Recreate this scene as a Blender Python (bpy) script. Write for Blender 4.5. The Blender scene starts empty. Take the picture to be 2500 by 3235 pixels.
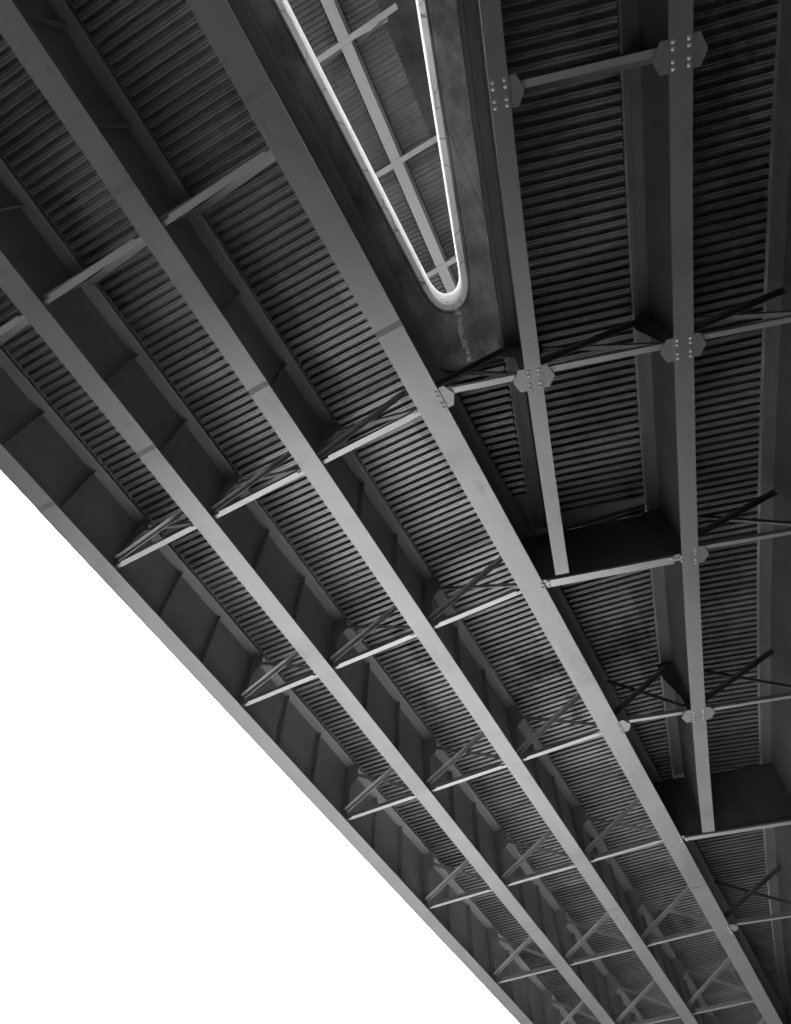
import bpy, bmesh, math, random
from mathutils import Vector, Matrix
from mathutils.geometry import tessellate_polygon
random.seed(7)
S = 12.0          # metres from the camera up to the undersides of the bottom flanges
EYE = 1.6         # camera height above the ground
scn = bpy.context.scene
COL = scn.collection

def W(u, v, w):   # survey units (u to the left, v forward, w up from the eye) -> metres
    return Vector((-u*S, v*S, w*S + EYE))

# ------------------------------------------------------------------ materials
def new_mat(name):
    m = bpy.data.materials.new(name); m.use_nodes = True
    nt = m.node_tree; b = nt.nodes['Principled BSDF']
    return m, nt, b

def N(nt, typ, **kw):
    n = nt.nodes.new(typ)
    for k, val in kw.items():
        if k == 'inp':
            for kk, vv in val.items(): n.inputs[kk].default_value = vv
        else: setattr(n, k, val)
    return n

def ramp(nt, src, stops):
    r = N(nt, 'ShaderNodeValToRGB')
    el = r.color_ramp.elements
    while len(el) < len(stops): el.new(0.5)
    for e, (p, g) in zip(el, stops):
        e.position = p; e.color = (g, g, g, 1)
    nt.links.new(src, r.inputs['Fac'])
    return r.outputs['Color']

def mul(nt, a, b, fac=1.0):
    m = N(nt, 'ShaderNodeMix', data_type='RGBA', blend_type='MULTIPLY')
    m.inputs['Factor'].default_value = fac
    nt.links.new(a, m.inputs['A']); nt.links.new(b, m.inputs['B'])
    return m.outputs['Result']

def noise(nt, scale, detail=4, rough=.55, vec=None, stretch=None):
    tc = N(nt, 'ShaderNodeTexCoord')
    out = tc.outputs['Object']
    if stretch:
        mp = N(nt, 'ShaderNodeMapping'); mp.inputs['Scale'].default_value = stretch
        nt.links.new(out, mp.inputs['Vector']); out = mp.outputs['Vector']
    n = N(nt, 'ShaderNodeTexNoise')
    n.inputs['Scale'].default_value = scale; n.inputs['Detail'].default_value = detail
    n.inputs['Roughness'].default_value = rough
    nt.links.new(out, n.inputs['Vector'])
    return n.outputs['Fac']

def paint(name, grey, rough=.55, var=.10, speck=.0, streak=0.0, spec=.4, grain=.05, metal=.7, wear=0.0):
    m, nt, b = new_mat(name)
    c = ramp(nt, noise(nt, .55, 5), [(.25, grey*(1-var)), (.75, grey*(1+var))])
    g = ramp(nt, noise(nt, 36, 2, .8), [(.2, 1-grain), (.8, 1.0)])
    c = mul(nt, c, g)
    if speck:
        s = ramp(nt, noise(nt, 9, 3, .7), [(.66, 1.0), (.74, 1-speck)])
        c = mul(nt, c, s)
    if streak:
        s = ramp(nt, noise(nt, 1.2, 5, .6, stretch=(2.2, .35, .35)), [(.35, 1-streak), (.7, 1.0)])
        c = mul(nt, c, s)
    if wear:
        c = mul(nt, c, ramp(nt, noise(nt, .45, 7, .65), [(.52, 1.0), (.66, 1 - wear)]))
        c = mul(nt, c, ramp(nt, noise(nt, 3.2, 6, .7, stretch=(1, .6, 1)), [(.60, 1.0), (.70, 1 - wear)]))
    nt.links.new(c, b.inputs['Base Color'])
    b.inputs['Roughness'].default_value = rough
    b.inputs['Specular IOR Level'].default_value = spec; b.inputs['Metallic'].default_value = metal
    bp = N(nt, 'ShaderNodeBump'); bp.inputs['Strength'].default_value = .12; bp.inputs['Distance'].default_value = .004
    nt.links.new(noise(nt, 14, 4), bp.inputs['Height']); nt.links.new(bp.outputs['Normal'], b.inputs['Normal'])
    return m

M_FLANGE = paint('pale_grey_flange_paint', .315, .42, .08, .14, .06, grain=.18, wear=.16)
M_WEB = paint('dark_weathered_web_paint', .33, .6, .18, 0, .25, grain=.10, metal=.1)
M_STIFF = paint('dark_stiffener_paint', .31, .6, .15, grain=.10, metal=.1)
M_TOPFL = paint('grey_top_flange_paint', .36, .6, .15, .2, .15, metal=.2)
M_BRACE = paint('brace_angle_paint', .48, .45, .15, .1, .1, spec=.6)
M_CHORD = paint('pale_grey_chord_paint', .40, .42, .05, .08, .05)
M_WEB_SHADED = paint('shaded_ramp_paint', .105, .6, .2, 0, .25, grain=.10, metal=.1)  # darker copy of the steel paint: shade on the ramp put into its colour
M_HIGH = paint('pale_upper_bridge_paint', .50, .5, .08, .1, .05, metal=.4)
M_BOLT = paint('bolt_paint', .55, .4, .05)

def galvanised(name, lo, hi, metal=.65):
    m, nt, b = new_mat(name)
    c = ramp(nt, noise(nt, .35, 4), [(.25, lo), (.75, hi)])
    c = mul(nt, c, ramp(nt, noise(nt, 1.0, 5, .65, stretch=(.35, 5.4, 1)), [(.3, .70), (.7, 1.0)]))
    c = mul(nt, c, ramp(nt, noise(nt, 18, 3, .7), [(.62, 1.0), (.75, .72)]))
    c = mul(nt, c, ramp(nt, noise(nt, .9, 6, .7), [(.60, 1.0), (.74, .60)]))
    tc = N(nt, 'ShaderNodeTexCoord'); sp = N(nt, 'ShaderNodeSeparateXYZ'); nt.links.new(tc.outputs['Object'], sp.inputs['Vector'])
    cells = []
    for ax, k in (('X', .37), ('Y', 1.36)):        # each pan of forms, four ribs wide, has its own tone
        m1 = N(nt, 'ShaderNodeMath', operation='MULTIPLY'); m1.inputs[1].default_value = k; nt.links.new(sp.outputs[ax], m1.inputs[0])
        m2 = N(nt, 'ShaderNodeMath', operation='FLOOR'); nt.links.new(m1.outputs[0], m2.inputs[0]); cells.append(m2.outputs[0])
    cb = N(nt, 'ShaderNodeCombineXYZ'); nt.links.new(cells[0], cb.inputs['X']); nt.links.new(cells[1], cb.inputs['Y'])
    wn = N(nt, 'ShaderNodeTexWhiteNoise', noise_dimensions='2D'); nt.links.new(cb.outputs[0], wn.inputs['Vector'])
    c = mul(nt, c, ramp(nt, wn.outputs['Value'], [(0, .66), (1, 1.0)]))
    c = mul(nt, c, ramp(nt, noise(nt, .55, 7, .68, stretch=(1, .5, 1)), [(.55, 1.0), (.66, .45)]))
    nt.links.new(c, b.inputs['Base Color'])
    b.inputs['Metallic'].default_value = metal
    b.inputs['Roughness'].default_value = .40
    return m
M_FORM = galvanised('galvanised_form_metal', .27, .42)
M_FORM_SHADED = galvanised('shaded_form_metal', .19, .31, .35)  # darker copy of the form metal, with the shade under the ramp painted in

def concrete(name, lo, hi, crack=.0, blotch=True, streaks=False, pits=.5):
    m, nt, b = new_mat(name)
    c = ramp(nt, noise(nt, .9, 8, .62), [(.32, lo), (.68, hi)])
    if blotch:
        c = mul(nt, c, ramp(nt, noise(nt, .28, 6, .6), [(.36, .55), (.62, 1.0)]))
    if streaks:
        c = mul(nt, c, ramp(nt, noise(nt, 1.9, 7, .68, stretch=(1.3, .75, 1)), [(.38, .58), (.60, 1.0)]))
    c = mul(nt, c, ramp(nt, noise(nt, 16, 4, .7), [(.60, 1.0), (.72, 1-pits)]))
    if crack:
        tc = N(nt, 'ShaderNodeTexCoord')
        vo = N(nt, 'ShaderNodeTexVoronoi', feature='DISTANCE_TO_EDGE'); vo.inputs['Scale'].default_value = 1.3
        mx = N(nt, 'ShaderNodeMix', data_type='VECTOR'); mx.inputs['Factor'].default_value = .12
        nz = N(nt, 'ShaderNodeTexNoise'); nz.inputs['Scale'].default_value = 3.0
        nt.links.new(tc.outputs['Object'], nz.inputs['Vector'])
        nt.links.new(tc.outputs['Object'], mx.inputs['A']); nt.links.new(nz.outputs['Color'], mx.inputs['B'])
        nt.links.new(mx.outputs['Result'], vo.inputs['Vector'])
        c = mul(nt, c, ramp(nt, vo.outputs['Distance'], [(.0, 1-crack), (.012, 1.0)]))
    nt.links.new(c, b.inputs['Base Color'])
    b.inputs['Roughness'].default_value = .85
    b.inputs['Specular IOR Level'].default_value = .2
    bp = N(nt, 'ShaderNodeBump'); bp.inputs['Strength'].default_value = .35; bp.inputs['Distance'].default_value = .01
    nt.links.new(noise(nt, 20, 5, .65), bp.inputs['Height']); nt.links.new(bp.outputs['Normal'], b.inputs['Normal'])
    return m
def soffit_mat():
    m = concrete('stained_soffit_concrete', .27, .52, 0, True, True, .6)
    nt = m.node_tree; b = nt.nodes['Principled BSDF']
    c = b.inputs['Base Color'].links[0].from_socket
    tc = N(nt, 'ShaderNodeTexCoord'); sp = N(nt, 'ShaderNodeSeparateXYZ')
    nt.links.new(tc.outputs['Object'], sp.inputs['Vector'])
    def math_(op, a, b_=None, c_=None):
        n = N(nt, 'ShaderNodeMath', operation=op)
        for i, v in enumerate((a, b_, c_)):
            if v is None: continue
            if isinstance(v, (int, float)): n.inputs[i].default_value = v
            else: nt.links.new(v, n.inputs[i])
        return n.outputs[0]
    # board joints of the formwork, every 1.2 m across
    x = math_('ADD', sp.outputs['X'], math_('MULTIPLY', noise(nt, 1.5, 3), .10))
    fr = math_('ABSOLUTE', math_('SUBTRACT', math_('FRACT', math_('MULTIPLY', x, .83)), .5))
    c = mul(nt, c, ramp(nt, fr, [(.0, .45), (.012, 1.0)]))
    # leached lime: a run below the tip of the opening and pale blooms around it
    lx = math_('SUBTRACT', math_('ADD', sp.outputs['X'], math_('MULTIPLY', sp.outputs['Y'], SL)), X0)
    lx = math_('ADD', lx, math_('MULTIPLY', math_('SUBTRACT', noise(nt, 3.5, 5), .5), .22))
    run = math_('MULTIPLY', math_('GREATER_THAN', .055, math_('ABSOLUTE', lx)), math_('LESS_THAN', math_('ABSOLUTE', math_('SUBTRACT', sp.outputs['Y'], YC)), .72))
    run = math_('MULTIPLY', run, math_('GREATER_THAN', noise(nt, 7, 4), .44))
    mx = N(nt, 'ShaderNodeMix', data_type='RGBA'); nt.links.new(math_('MULTIPLY', run, .75), mx.inputs['Factor'])
    nt.links.new(c, mx.inputs['A']); mx.inputs['B'].default_value = (.8, .8, .8, 1)
    nt.links.new(mx.outputs['Result'], b.inputs['Base Color'])
    return m
SL, X0, YC = .213, -.026, 3.80
M_SOFFIT = soffit_mat()
M_RIM = concrete('pale_parapet_concrete', .74, .92, .75, False, False, .45)
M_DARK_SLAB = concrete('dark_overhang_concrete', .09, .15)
M_SLAB = concrete('deck_concrete', .28, .40)
M_BOUNCE = concrete('pale_bounce_ground', .44, .58, 0, False, False, .3)  # for the unseen ground patch that bounces light upward
M_SOIL = concrete('dark_soil', .016, .030, 0, False)

# ------------------------------------------------------------------ object helpers
def obj(name, bm, mat, parent=None, recalc=True, smooth=False):
    if recalc: bmesh.ops.recalc_face_normals(bm, faces=bm.faces)
    me = bpy.data.meshes.new(name); bm.to_mesh(me); bm.free()
    me.materials.append(mat)
    if smooth:
        for p in me.polygons: p.use_smooth = True
    return link(name, me, parent)

def link(name, me, parent=None):
    o = bpy.data.objects.new(name, me); COL.objects.link(o)
    if parent:
        o.parent = parent
        o.matrix_parent_inverse = Matrix.Translation(-parent.location) if parent.type == 'EMPTY' else parent.matrix_basis.inverted()
    return o

def thing(name, label, cat, loc, group=None):
    o = bpy.data.objects.new(name, None); COL.objects.link(o)
    o.location = loc; o.empty_display_size = .5
    o['label'] = label; o['category'] = cat
    if group: o['group'] = group
    return o

def hexa(bm, pts):     # eight corners: bottom loop of four, top loop of four
    v = [bm.verts.new(p) for p in pts]
    for f in ((0, 1, 2, 3), (7, 6, 5, 4), (0, 4, 5, 1), (1, 5, 6, 2), (2, 6, 7, 3), (3, 7, 4, 0)):
        bm.faces.new([v[i] for i in f])

class Path:            # girder centre line: u as a function of v, normal n points to the right (-u)
    def __init__(s, c2, c1, c0): s.c = (c2, c1, c0)
    def u(s, v): return s.c[0]*v*v + s.c[1]*v + s.c[2]
    def at(s, v, n=0.0):
        d = 2*s.c[0]*v + s.c[1]; L = math.hypot(1, d)
        return (s.u(v) - n/L, v + n*d/L)
    def tan(s, v):
        d = 2*s.c[0]*v + s.c[1]; L = math.hypot(1, d); return (d/L, 1/L)
    def straight(s): return s.c[0] == 0
    def vs(s, a, b, extra=()):
        if s.straight(): xs = [a, b]
        else:
            k = max(2, int((b-a)/.06)); xs = [a + (b-a)*i/k for i in range(k+1)]
        xs += [e for e in extra if a < e < b]
        return sorted(set(xs))

def sweep(bm, path, vs, n0, n1, w0, w1):   # w0 / w1 may be functions of v
    f0 = w0 if callable(w0) else (lambda v: w0)
    f1 = w1 if callable(w1) else (lambda v: w1)
    rings = []
    for v in vs:
        a, b = path.at(v, n0), path.at(v, n1)
        rings.append([bm.verts.new(W(a[0], a[1], f0(v))), bm.verts.new(W(b[0], b[1], f0(v))),
                      bm.verts.new(W(b[0], b[1], f1(v))), bm.verts.new(W(a[0], a[1], f1(v)))])
    for r, q in zip(rings, rings[1:]):
        for i in range(4):
            j = (i+1) % 4; bm.faces.new((r[i], r[j], q[j], q[i]))
    bm.faces.new(rings[0][::-1]); bm.faces.new(rings[-1])

def prism(bm, poly, w0, w1):               # plan polygon (u, v) pulled up from w0 to w1
    lo = [bm.verts.new(W(u, v, w0)) for u, v in poly]
    hi = [bm.verts.new(W(u, v, w1)) for u, v in poly]
    for tri in tessellate_polygon([[Vector((u, v, 0)) for u, v in poly]]):
        bm.faces.new([lo[i] for i in tri]); bm.faces.new([hi[i] for i in reversed(tri)])
    for i in range(len(poly)):
        j = (i+1) % len(poly); bm.faces.new((lo[i], lo[j], hi[j], hi[i]))

WT = 1.1655      # underside of the top flanges
DK = 1.1662      # underside of the deck forms
TF = .0165       # half width of the top flange
FO = .0262       # where the form ribs start, from the girder centre

# ------------------------------------------------------------------ girders
def flange_profile(splices, base):
    def f(v):
        z = base
        for vs_, dz in splices:
            t = min(1, max(0, (v - vs_)/.0090 + .5)); z += dz*t
        return z
    return f

def make_girder(root, path, a, b, hb, splices, stiff, plates, ends=False, base=1.0, both=True):
    mw = M_WEB_SHADED if root is not road else M_WEB
    mt = M_WEB_SHADED if root is not road else M_TOPFL
    ms = M_WEB_SHADED if root is not road else M_STIFF
    g = bmesh.new(); sweep(g, path, path.vs(a, b + (.006 if ends else 0)), -.0006, .0006, 1.0037, WT)
    web = obj('girder', g, mw, root)
    zf = flange_profile(splices, base) if splices else (lambda v: base)
    ex = []
    for vs_, dz in splices: ex += [vs_ - .0045, vs_ + .0045]
    g = bmesh.new(); sweep(g, path, path.vs(a, b, ex), -hb, hb, zf, 1.0036)
    obj('bottom_flange', g, M_FLANGE, web)
    g = bmesh.new(); sweep(g, path, path.vs(a, b), -TF, TF, WT, WT + .0024)
    obj('top_flange', g, mt, web)
    for sgn in (-1, 1):
        g = bmesh.new()
        n0, n1 = sorted((sgn*(TF + .0006), sgn*(FO - .0008)))
        sweep(g, path, path.vs(a, b), n0, n1, WT - .0006, WT + .0001)
        m0, m1 = sorted((sgn*(TF + .0006), sgn*(TF + .0012)))
        sweep(g, path, path.vs(a, b), m0, m1, WT + .00012, WT + .006)
        obj('form_angle', g, mt, web)
    for v in stiff:
        for sgn in ((1, -1) if both else (1,)):
            g = bmesh.new(); plate_box(g, path, v, sgn*.0007, sgn*.0105, 1.0038, WT - .0003, .0009)
            obj('stiffener', g, ms, web)
    for v, sides in plates:
        for sgn in sides:
            g = bmesh.new(); conn_plate(g, path, v, sgn, base)
            obj('connection_plate', g, ms, web)
    return web

def plate_box(bm, path, v, n0, n1, w0, w1, th):
    t = path.tan(v); a, b = path.at(v, n0), path.at(v, n1)
    pts = []
    for w in (w0, w1):
        for p, s in ((a, -1), (b, -1), (b, 1), (a, 1)):
            pts.append(W(p[0] + s*t[0]*th/2, p[1] + s*t[1]*th/2, w))
    hexa(bm, pts)

def conn_plate(bm, path, v, sgn, base):
    prof = [(.0007, 1.0038), (.0165, 1.0038), (.0165, 1.100), (.036, 1.119), (.036, 1.158), (.0235, WT - .0008), (.0007, WT - .0008)]
    t = path.tan(v); th = .0009
    lo, hi = [], []
    for n, w in prof:
        p = path.at(v, sgn*n)
        lo.append(bm.verts.new(W(p[0] - t[0]*th/2, p[1] - t[1]*th/2, w)))
        hi.append(bm.verts.new(W(p[0] + t[0]*th/2, p[1] + t[1]*th/2, w)))
    f1 = bm.faces.new(lo); f2 = bm.faces.new(hi[::-1])
    for i in range(len(prof)):
        j = (i+1) % len(prof); bm.faces.new((lo[i], lo[j], hi[j], hi[i]))
    bmesh.ops.triangulate(bm, faces=[f1, f2])

# ------------------------------------------------------------------ cross frames
def bar(bm, A, B, e1, e2, r):    # box from A to B; e1, e2 unit axes, r = (lo1, hi1, lo2, hi2) in metres
    pts = []
    for P in (A, B):
        for a, b in ((r[0], r[2]), (r[1], r[2]), (r[1], r[3]), (r[0], r[3])):
            pts.append(P + e1*a + e2*b)
    hexa(bm, pts)

def cross_frame(root, pa, pb, ga=.0186, gb=.0186, cope=True, chord_w=.0098, plain=False, ca=0.0, cb=0.0):
    """pa, pb: plan points on the two webs (pa on the left); ga, gb: half flange widths there"""
    A = W(pa[0], pa[1], 1.0); B = W(pb[0], pb[1], 1.0)
    d = (B - A); Ln = d.length; d.normalize()
    up = Vector((0, 0, 1)); f = up.cross(d)          # f points forward (+v)
    if f.y < 0: f = -f
    s = S
    g = bmesh.new()
    z0 = .0085*s
    a0 = (.031 if cope else ga*.6 + ca)*s; b0 = Ln - (.031 if cope else gb*.6 + cb)*s
    hw = chord_w*s/2
    bar(g, A + d*a0, A + d*b0, f, up, (-hw, hw, z0, z0 + .011))
    bar(g, A + d*a0, A + d*b0, f, up, (-hw, -hw + .011, z0 + .0112, z0 + .118))
    if cope:
        bar(g, A + d*(.007*s), A + d*(a0 - .002), f, up, (-hw*.35, hw, z0 + .0015, z0 + .0125))
        bar(g, A + d*(b0 + .002), A + d*(Ln - .007*s), f, up, (-hw*.35, hw, z0 + .0015, z0 + .0125))
    cf = obj('cross_frame', g, M_CHORD, root)
    if plain: return cf
    def dia(na, wa, nb, wb, front):
        wa += random.uniform(-.0025, .0025); wb += random.uniform(-.0025, .0025)
        P = A + d*(na*s) + up*((wa - 1)*s); Q = A + d*(Ln - nb*s) + up*((wb - 1)*s)
        ax = (Q - P).normalized(); e2 = f.cross(ax)
        if e2.z < 0: e2 = -e2
        g = bmesh.new(); o = -.012 if front else .012
        h = .052
        if front:
            bar(g, P, Q, f, e2, (o - .012, o, -h, h))
            bar(g, P, Q, f, e2, (o - .112, o - .0122, h - .011, h))
        else:
            bar(g, P, Q, f, e2, (o, o + .012, -h, h))
            bar(g, P, Q, f, e2, (o + .0122, o + .112, h - .011, h))
        obj('diagonal', g, M_BRACE if root is road else M_WEB_SHADED, cf)
    dia(.0120, 1.029, .020, 1.140, True)
    dia(.028, 1.132, .0165, 1.028, False)
    return cf

# ------------------------------------------------------------------ bolts and gussets
def bolt_mesh():
    bm = bmesh.new()
    bmesh.ops.create_uvsphere(bm, u_segments=14, v_segments=8, radius=.027)
    bmesh.ops.scale(bm, vec=(1, 1, .85), verts=bm.verts)
    bmesh.ops.create_cone(bm, cap_ends=True, segments=16, radius1=.034, radius2=.034, depth=.006, matrix=Matrix.Translation((0, 0, -.001)))
    me = bpy.data.meshes.new('bolt'); bm.to_mesh(me); bm.free()
    me.materials.append(M_BOLT)
    for p in me.polygons: p.use_smooth = True
    return me
BOLT = bolt_mesh()
def bolts(girder, pts, w=1.0):
    for u, v in pts:
        o = link('bolt', BOLT, girder); o.location = W(u, v, w)
        o.rotation_euler.z = random.random()

def gusset(girder, path, v, hw, sides, cols, length=.0363):
    """half-hexagonal plates sticking out beside a flange, bolts through it"""
    t = path.tan(v); c = path.at(v)
    n = (-t[1], t[0])
    def P(a, b): return (c[0] + n[0]*a + t[0]*b, c[1] + n[1]*a + t[1]*b)
    L = length/2
    for sgn in sides:
        poly = [P(sgn*(hw*.25), -L), P(sgn*(hw + .010), -L), P(sgn*(hw + .0198), .0012), P(sgn*(hw + .0105), L), P(sgn*(hw*.25), L)]
        g = bmesh.new(); prism(g, poly, 1.0037, 1.0047)
        obj('gusset_plate', g, M_FLANGE, girder)
    for sgn in cols:
        bolts(girder, [P(sgn*(hw - .0047), b) for b in (-.0146, -.0074, .0063, .0137)])

# ------------------------------------------------------------------ corrugated deck forms
PITCH = .01533; DEPTH = .0105
def forms(root, left, right, v0, v1, slope, phase=0.0, w=DK, pitch=PITCH, depth=DEPTH, clip=None, name='corrugated_form', oL=FO, oR=FO):
    """left/right: girder paths; ribs run across between them; slope(v) = dv/du of a rib"""
    prof = [(0, 0), (.17, 0), (.19, .17), (.225, .17), (.245, 0), (.47, 0), (.505, 1), (.965, 1)]
    bm = bmesh.new(); rows = []
    k0 = int((v0 - phase)/pitch); k1 = int((v1 - phase)/pitch)
    for k in range(k0, k1 + 1):
        jit = (random.random() - .5)*.0006
        for off, z in prof:
            vc = phase + (k + off)*pitch      # at the left girder edge
            if clip and not (clip[0] <= vc <= clip[1]): continue
            s = slope(vc) if callable(slope) else slope
            va = vc; pl = left.at(va, oL)
            vb = vc
            for it in range(8):
                pr = right.at(vb, -oR)
                vb += (pl[1] + s*(pr[0] - pl[0])) - pr[1]
            pr = right.at(vb, -oR)
            wd = pl[0] - pr[0]
            if wd < .012: continue
            e = .0042/wd
            row = []
            for tt, zz in ((0, depth), (e, depth*z), (1 - e, depth*z), (1, depth)):
                row.append(bm.verts.new(W(pl[0] + (pr[0] - pl[0])*tt, pl[1] + (pr[1] - pl[1])*tt + jit, w + zz)))
            rows.append(row)
    for r, q in zip(rows, rows[1:]):
        for i in range(3):
            bm.faces.new((r[i], r[i+1], q[i+1], q[i]))
    return obj(name, bm, M_FORM if root.name == 'road_bridge' else M_FORM_SHADED, root, recalc=False)

# ================================================================== plan data
G = [Path(0, 0, .8336), Path(0, 0, .6074), Path(0, 0, .3800), Path(0, 0, .1545)]
GH = [.0187, .0187, .0182, .0216]
H1 = Path(-.03147, .30997, -.12291)
H2 = Path(-.02669, .30621, -.35667)
class Off(Path):
    def __init__(s, p, n): s.p = p; s.n = n; s.c = (1, 0, 0)
    def at(s, v, n=0.0):
        x = v
        for it in range(6): x += v - s.p.at(x, s.n)[1]
        return s.p.at(x, s.n + n) if n == 0 else s._o(x, v, n)
    def _o(s, x, v, n):
        return s.p.at(x, s.n + n)
    def u(s, v): return s.at(v)[0]
    def tan(s, v):
        x = v
        for it in range(6): x += v - s.p.at(x, s.n)[1]
        return s.p.tan(x)
    def straight(s): return False
H3 = Off(H2, .2180)
H4 = Off(H2, .4360)
H5 = Off(H2, .6540)
ROWS = [-1.34, -.915, -.49, -.066, .358, .764, 1.194, 1.616, 2.055, 2.49, 2.92]
VA, VB = -1.65, 3.3

# ================================================================== straight bridge
road = thing('road_bridge', 'straight steel bridge on the left, four parallel pale girders, sky beyond its edge', 'bridge', W(.5, 0, -EYE/S))
stiff = []
for a, b in zip(ROWS, ROWS[1:]):
    stiff += [a + (b - a)/3, a + 2*(b - a)/3]
girders = []
for i, (p, hb) in enumerate(zip(G, GH)):
    sp = [(-.128, -.0010), (.197 if i < 3 else .215, -.0012), (1.829, .0012)]
    sides = (1,) if i == 0 else ((-1,) if i == 3 else (-1, 1))
    plates = [(r, sides) for r in ROWS]
    # start level so that the long middle stretch of flange lies at w = 1
    z_sp = sp
    g = make_girder(road, p, VA, VB, hb, z_sp, stiff if i < 3 else [], plates, base=1.0022, both=False)
    girders.append(g)
for r in ROWS:
    for i in range(3):
        cross_frame(road, (G[i].c[2], r), (G[i+1].c[2], r), GH[i], GH[i+1])
PH = .6109 - .26*PITCH
for i in range(3):
    forms(road, G[i], G[i+1], VA, VB, -.035, PH + (.004*i))

# ================================================================== ramp bridge
ramp_b = thing('ramp_bridge', 'curving ramp bridge on the right whose narrower girders end at bolted floor beams', 'bridge', W(-.3, 0, -EYE/S))
h1 = make_girder(ramp_b, H1, VA, .7567, .0124, [], [-.16, -.07, .14, .26, .50, .61], [(.022, (1,)), (.385, (-1, 1))], ends=True, both=False)
h2 = make_girder(ramp_b, H2, VA, 1.6205, .0143, [(1.3535, .0007)], [-.05, .21, .33, .57, .69, .96, 1.09, 1.36, 1.49], [(.088, (-1, 1)), (.450, (-1, 1)), (.824, (-1, 1)), (1.228, (-1, 1))], ends=True, both=False)
h3 = make_girder(ramp_b, H3, VA, VB, .0143, [], [], [(.14, (1,)), (.51, (1,)), (.88, (1,)), (1.29, (1,))])
for hp in (H4, H5): make_girder(ramp_b, hp, VA, VB, .0143, [], [], [])

gusset(h1, H1, .0235, .0124, (1,), (-1, 1))
gusset(h1, H1, .3915, .0124, (-1, 1), (-1, 1))
gusset(h2, H2, .0930, .0143, (-1, 1), (-1, 1))
gusset(h2, H2, .4545, .0143, (-1, 1), (-1, 1))
gusset(h2, H2, .8310, .0143, (1,), (1,))
gusset(h2, H2, 1.2295, .0143, (-1, 1), (-1, 1))
gusset(girders[3], G[3], .3525, .0216, (1,), (1,))
gusset(girders[3], G[3], 1.1900, .0216, (1,), (1,))
gusset(girders[3], G[3], 2.0610, .0216, (1,), (1,))

cross_frame(ramp_b, (-.1165, .0185), (-.329, .085), .0124, .0143, False, .0092, ca=.012, cb=.012)
cross_frame(ramp_b, (.1545, .3385), (.0005, .3835), .0216, .0124, False, .0092, ca=.012, cb=.012)
cross_frame(ramp_b, (.0005, .3815), (-.2225, .4480), .0124, .0143, False, .0092, ca=.012, cb=.012)
cross_frame(ramp_b, (-.2225, .4460), (-.447, .513), .0143, .0143, False, .0080, ca=.012, cb=.012)
cross_frame(ramp_b, (-.1155, .8180), (-.345, .885), .0143, .0143, False, .0076, ca=.012, cb=.012)
cross_frame(ramp_b, (.1545, 1.1775), (-.0205, 1.2225), .0216, .0143, False, .0078, ca=.012, cb=.012)
cross_frame(ramp_b, (-.0205, 1.2265), (-.245, 1.2830), .0143, .0143, False, .0080, ca=.012, cb=.012)
cross_frame(ramp_b, (.1545, 2.0520), (-.075, 2.0950), .0216, .0143, False, .0080, ca=.012, cb=.012)

def floor_beam(pa, pb, fa, fb, width):
    A = W(pa[0], pa[1], 1.0); B = W(pb[0], pb[1], 1.0)
    d = (B - A); Ln = d.length; d.normalize(); up = Vector((0, 0, 1)); f = up.cross(d)
    if f.y < 0: f = -f
    g = bmesh.new()
    bar(g, A + d*.02, A + d*(Ln - .02), f, up, (-.008, .008, .075, (WT - 1)*S - .01))
    fbm = obj('floor_beam', g, M_WEB_SHADED, ramp_b)
    g = bmesh.new()
    a0 = (fa + .006)*S; b0 = Ln - (fb + .0075)*S; hw = width*S/2
    bar(g, A + d*a0, A + d*b0, f, up, (-hw, hw, .012, .072))
    obj('bottom_flange', g, M_CHORD, fbm)
    for s0, s1 in (((fa - .009)*S, (fa + .0155)*S), (Ln - (fb + .016)*S, Ln - (fb - .009)*S)):
        for q in (-1, 1):
            lo, hi = sorted((q*hw*.12, q*hw*.93))
            g = bmesh.new(); bar(g, A + d*s0, A + d*s1, f, up, (lo, hi, .0745, .095)); obj('splice_plate', g, M_CHORD, fbm)
            for t in ((fa + .0105)*S if s0 < 2 else Ln - (fb + .0115)*S,):
                o = link('bolt', BOLT, fbm); o.location = A + d*t + f*(q*hw*.56) + up*.012
    return fbm
def pts_on(pa, pb, du, dn):
    L = math.hypot(pb[0]-pa[0], pb[1]-pa[1]); d = ((pb[0]-pa[0])/L, (pb[1]-pa[1])/L); n = (-d[1], d[0])
    return [(pa[0] + d[0]*du + n[0]*s, pa[1] + d[1]*du + n[1]*s) for s in (-dn, dn)]
FB1 = ((.1545, .7590), (-.1150, .8290)); FB2 = ((.1545, 1.6180), (-.1480, 1.6830))
floor_beam(FB1[0], FB1[1], .0216, .0143, .0155)
floor_beam(FB2[0], FB2[1], .0216, .0143, .0125)
bolts(girders[3], pts_on(*FB1, .0190, .0046)); bolts(girders[3], pts_on(*FB2, .0190, .0044))
bolts(h2, pts_on(FB1[1], FB1[0], .0085, .0046))

# deck forms of the ramp
def sl(v): return -.31 + .05*max(0, min(1, v/.6))
forms(ramp_b, H1, H2, VA, .80, sl, .01, clip=(VA, .735))
forms(ramp_b, G[3], H1, .36, .70, -.245, .0, clip=(.372, .66))
forms(ramp_b, G[3], H2, .76, 1.68, -.14, .004, clip=(.772, 1.642))
forms(ramp_b, H2, H3, VA, 1.70, -.27, .006, clip=(VA, 1.645))
forms(ramp_b, H3, H4, VA, VB, -.25, .006)
forms(ramp_b, H4, H5, VA, VB, -.25, .006)
forms(ramp_b, G[3], H3, 1.63, VB, -.16, .002, clip=(1.640, VB), w=DK + .0009)

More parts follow.
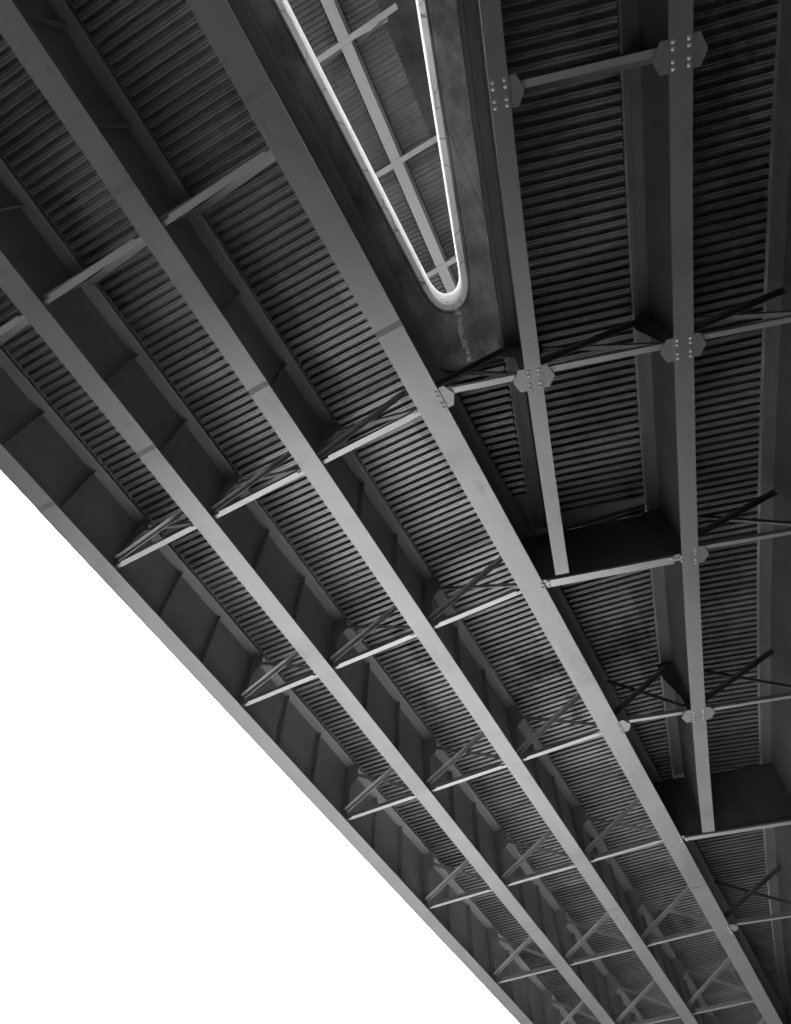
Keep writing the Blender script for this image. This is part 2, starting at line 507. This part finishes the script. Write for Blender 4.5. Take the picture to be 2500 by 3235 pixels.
# ================================================================== gore: soffit and rim of the opening
HS = 1.165
def leg(pt, slope, v): return (pt[0] + slope*(v - pt[1]), v)
VT = -1.40
def loop(left_u, nose, pr, slope):
    L = nose[0:]; L = [(left_u, .15)] + [p for p in L if p[1] > .15 or p[0] < .03]
    while L[-1][1] < .17 and len(L) > 2: L.pop()
    L.append(leg(pr, slope, .16))
    d = [0]
    for p, q in zip(L, L[1:]): d.append(d[-1] + math.hypot(q[0]-p[0], q[1]-p[1]))
    out = []
    for k in range(31):
        x = d[-1]*k/30; i = 0
        while i < len(d) - 2 and d[i+1] < x: i += 1
        t = (x - d[i])/(d[i+1] - d[i])
        out.append((L[i][0] + (L[i+1][0]-L[i][0])*t, L[i][1] + (L[i+1][1]-L[i][1])*t))
    for it in range(1):
        out = [out[0]] + [((a[0]+2*b[0]+c[0])/4, (a[1]+2*b[1]+c[1])/4) for a, b, c in zip(out, out[1:], out[2:])] + [out[-1]]
    return [(left_u, VT), (left_u, -.3), (left_u, .05)] + out + [leg(pr, slope, .05), leg(pr, slope, -.3), leg(pr, slope, VT)]
DRIP = loop(.0852, [(.0852, .1927), (.0846, .2040), (.0828, .2125), (.0782, .2244), (.0710, .2336), (.0625, .2392), (.0515, .2417), (.0382, .2389), (.0262, .2293), (.0195, .2185), (.0150, .2066), (.0073, .1829), (.0001, .1609)], (.0001, .1609), .296)
GOUT = loop(.0810, [(.0810, .1872), (.0800, .2055), (.0764, .2194), (.0689, .2295), (.0605, .2350), (.0497, .2371), (.0395, .2348), (.0311, .2281), (.0230, .2152), (.0186, .2040), (.0097, .1747), (.0035, .1545)], (.0035, .1545), .304)
GIN = loop(.0738, [(.0738, .1733), (.0738, .2005), (.0691, .2180), (.0632, .2241), (.0567, .2273), (.0477, .2285), (.0400, .2262), (.0340, .2200), (.0283, .2105), (.0253, .2005), (.0164, .1700), (.0110, .1522)], (.0110, .1522), .306)
def sc(L, k): return [(u*k, v*k) for u, v in L]
def strip(bm, loops):       # loops: list of (points, w); same number of points each
    V = [[bm.verts.new(W(u, v, w)) for u, v in L] for L, w in loops]
    for A, B in zip(V, V[1:]):
        for i in range(len(A) - 1): bm.faces.new((A[i], A[i+1], B[i+1], B[i]))
def offset(L, d):            # move an open plan polyline sideways, away from the opening for d > 0
    out = []
    for i, p in enumerate(L):
        a = L[max(0, i-1)]; b = L[min(len(L)-1, i+1)]
        t = Vector((b[0]-a[0], b[1]-a[1])).normalized()
        out.append((p[0] + t.y*d, p[1] - t.x*d))
    return out
drip, gout, gin = sc(DRIP, HS), sc(GOUT, HS), sc(GIN, HS + .0065)
# soffit slab of the gore
end_l = (.1545 - FO, .3555); 
poly = [(.1545 - FO, VT*HS)]
poly += [(.1545 - FO, .352)]
poly += [(H1.at(.39, -FO)[0], .3920)]
vv = .36
while vv > VT*HS + .03:
    poly.append(H1.at(vv, -FO)); vv -= .06
poly.append(H1.at(VT*HS, -FO))
poly += drip[::-1]
g = bmesh.new(); prism(g, poly, HS, HS + .012)
obj('gore_soffit', g, M_SOFFIT, road)
# drip strip and groove
g = bmesh.new()
o1 = offset(drip, -.0012)
strip(g, [(o1, HS + .012), (o1, HS + .0003), (offset(gout, .0002), HS + .0003), (offset(gout, .0002), HS + .012)])
obj('drip_edge', g, M_SOFFIT, road, recalc=False)
# rim: ledge plus upright faces in courses
g = bmesh.new()
lv = [HS - .0012, 1.1835, 1.1852, 1.2050, 1.2068, 1.2240, 1.2256, 1.2560]
th = .016
out = gout
loops = [(gout, HS + .004), (gout, lv[0]), (gin, HS + .0065)]
cur = gin
loops += [(gin, lv[1]), (offset(gin, .0034), lv[1] + .0001), (offset(gin, .0034), lv[2]), (offset(gin, -.0004), lv[2] + .0001),
          (offset(gin, -.0004), lv[3]), (offset(gin, .0034), lv[3] + .0001), (offset(gin, .0034), lv[4]), (offset(gin, -.0006), lv[4] + .0001),
          (offset(gin, -.0006), lv[5]), (offset(gin, .0015), lv[5] + .0001), (offset(gin, .0015), lv[6]), (offset(gin, -.0008), lv[6] + .0001),
          (offset(gin, -.0008), lv[7]), (offset(gin, .012), lv[7]), (offset(gin, .014), 1.195), (offset(gin, .014), HS + .013)]
strip(g, loops)
obj('parapet', g, M_RIM, road, recalc=False)

# deck slabs above the forms
g = bmesh.new()
sp_l = offset(gin, .0145)
mid = max(range(len(sp_l)), key=lambda i: sp_l[i][1])
left_half = sp_l[:mid+1]; right_half = sp_l[mid:]
um = sp_l[mid][0]
prism(g, [(.925, VT*HS), (.925, VB), (um, VB)] + left_half[::-1], 1.1776, 1.194)
# left fascia and parapet
prism(g, [(.925, VT*HS), (.925, VB), (.900, VB), (.900, VT*HS)], 1.1942, 1.275)
obj('deck_slab', g, M_SLAB, road)
g = bmesh.new()
edge = []
vv = VB
while vv > VT*HS:
    q = H5.at(vv); edge.append((q[0] - .10, q[1])); vv -= .1
prism(g, right_half + [(edge[-1][0], VT*HS)] + edge[::-1] + [(um - .0002, VB)], 1.1776, 1.194)
obj('deck_slab', g, M_SLAB, ramp_b)

# ================================================================== bridge high overhead
K = 2.6
over = thing('overhead_bridge', 'higher steel bridge seen through the rounded slot between the two lower decks', 'bridge', W(.1, 0, -EYE/S))
class Lin(Path): pass
def OP(d): return Path(0, .054, .0350*K + d)
zb = K; zt = K + .16
OD = (.80, .64, .48, .24, 0, -.171)
for d in OD[:-1]:
    p = OP(d)
    g = bmesh.new(); sweep(g, p, [-4.0, 5.0], -.0006, .0006, zb + .0025, zt); gw = obj('girder', g, M_WEB, over)
    g = bmesh.new(); sweep(g, p, [-4.0, 5.0], -.0186, .0186, zb, zb + .0024); obj('bottom_flange', g, M_HIGH, gw)
    g = bmesh.new(); sweep(g, p, [-4.0, 5.0], -TF, TF, zt, zt + .0024); obj('top_flange', g, M_TOPFL, gw)
    for sgn in (-1, 1):
        g = bmesh.new(); n0, n1 = sorted((sgn*(TF + .0006), sgn*(FO - .0008))); sweep(g, p, [-4.0, 5.0], n0, n1, zt - .0006, zt + .0001); obj('form_angle', g, M_TOPFL, gw)
for v in [.0277*K - .3822*2, .0277*K - .3822, .0277*K, .1745*K, .1745*K + .3822, .1745*K + .7644]:
    g = bmesh.new()
    A = W(OP(OD[0]).u(v) + .02, v, K); B = W(OP(OD[-1]).u(v) - .02, v, K)
    d = (B - A).normalized(); up = Vector((0, 0, 1)); f = Vector((0, 1, 0))
    hw = .0087*S*K/2.6
    bar(g, A, B, f, up, (-hw, hw, -.05, -.012)); bar(g, A, B, f, up, (-hw, -hw + .012, -.0118, .10))
    cf = obj('cross_frame', g, M_HIGH, over)
    for a, b in ((.24, 0), (0, -.171)):
        for wa, wb in ((.02, .145), (.145, .02)):
            P = W(OP(a).u(v) - .02, v, K + wa); Q = W(OP(b).u(v) + .02, v, K + wb)
            g = bmesh.new(); ax = (Q - P).normalized(); e2 = f.cross(ax)
            bar(g, P, Q, f, e2, (-.05 + .1*(wa > .1), .05 + .1*(wa > .1), -.006, .006)); obj('diagonal', g, M_BRACE, cf)
for a, b in zip(OD, OD[1:]):
    forms(over, OP(a), OP(b), -3.9, 4.9, -.054, .003, w=zt + .0007, pitch=.0170, oR=FO)
g = bmesh.new()
a, b = OP(.88), OP(-.225)
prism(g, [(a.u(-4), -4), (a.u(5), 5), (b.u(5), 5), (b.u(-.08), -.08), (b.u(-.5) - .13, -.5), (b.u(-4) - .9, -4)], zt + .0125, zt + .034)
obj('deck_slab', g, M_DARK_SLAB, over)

# ================================================================== ground
def sheet(name, poly, w, mat):
    bm = bmesh.new(); bm.faces.new([bm.verts.new(Vector((-u*S, v*S, w))) for u, v in poly])
    o = obj(name, bm, mat, recalc=False); o['kind'] = 'structure'; return o
sheet('ground', [(-80, -80), (-80, 80), (80, 80), (80, -80)], 0.0, M_SOIL)
bounce_outline = [(.02, .86), (.04, 1.6), (-.06, 2.3), (-.05, 3.0), (1.3, 3.3), (1.6, 3.2), (1.75, 1.4), (1.75, .60), (.9, .50), (.22, .52)]
sheet('bounce_patch', bounce_outline, .004, M_BOUNCE)  # unseen pale patch, added and outlined to light the flanges from below

# ================================================================== camera, sky, sun
F = 2100.411; zx, zy, al = 49.1812, -1217.7013, 1.06473846
def nrm(a): return Vector(a).normalized()
z = nrm((zx, zy, F)); e = nrm(Vector((1, 0, 0)) - z*z.x); gg = z.cross(e)
d1 = e*math.cos(al) + gg*math.sin(al)
d2 = z.cross(d1)
cam = bpy.data.cameras.new('camera'); co = bpy.data.objects.new('camera', cam); COL.objects.link(co)
right = Vector((-d2.x, d1.x, z.x)); down = Vector((-d2.y, d1.y, z.y)); fwd = Vector((-d2.z, d1.z, z.z))
co.matrix_world = Matrix(((right.x, -down.x, -fwd.x, 0), (right.y, -down.y, -fwd.y, 0), (right.z, -down.z, -fwd.z, EYE), (0, 0, 0, 1)))
cam.sensor_fit = 'HORIZONTAL'; cam.sensor_width = 36; cam.lens = 36*F/2500; cam.clip_end = 3000; cam.clip_start = .05
scn.camera = co

SUN_AZ = math.radians(-78)   # direction to the sun, clockwise from +Y (forward)
SUN_EL = math.radians(58)
w = bpy.data.worlds.new('World'); scn.world = w; w.use_nodes = True
nt = w.node_tree; bg = nt.nodes['Background']
sky = nt.nodes.new('ShaderNodeTexSky'); sky.sky_type = 'NISHITA'; sky.sun_disc = False
sky.sun_elevation = SUN_EL; sky.sun_rotation = SUN_AZ; sky.dust_density = 4; sky.air_density = 1.5
bw = nt.nodes.new('ShaderNodeRGBToBW')
nt.links.new(sky.outputs['Color'], bw.inputs['Color']); nt.links.new(bw.outputs['Val'], bg.inputs['Color'])
bg.inputs['Strength'].default_value = .15
sun = bpy.data.lights.new('sun', 'SUN'); sun.energy = 1.35; sun.angle = math.radians(.5); sun.color = (1, 1, 1)
so = bpy.data.objects.new('sun', sun); COL.objects.link(so)
dirv = Vector((math.sin(SUN_AZ)*math.cos(SUN_EL), math.cos(SUN_AZ)*math.cos(SUN_EL), math.sin(SUN_EL)))
so.rotation_euler = dirv.to_track_quat('Z', 'Y').to_euler(); so.location = (-30, 30, 60)
vs = scn.view_settings
vs.view_transform = 'Standard'; vs.look = 'None'; vs.gamma = 1; vs.use_curve_mapping = False; vs.exposure = 2.3
scn.cycles.max_bounces = 10; scn.cycles.diffuse_bounces = 6
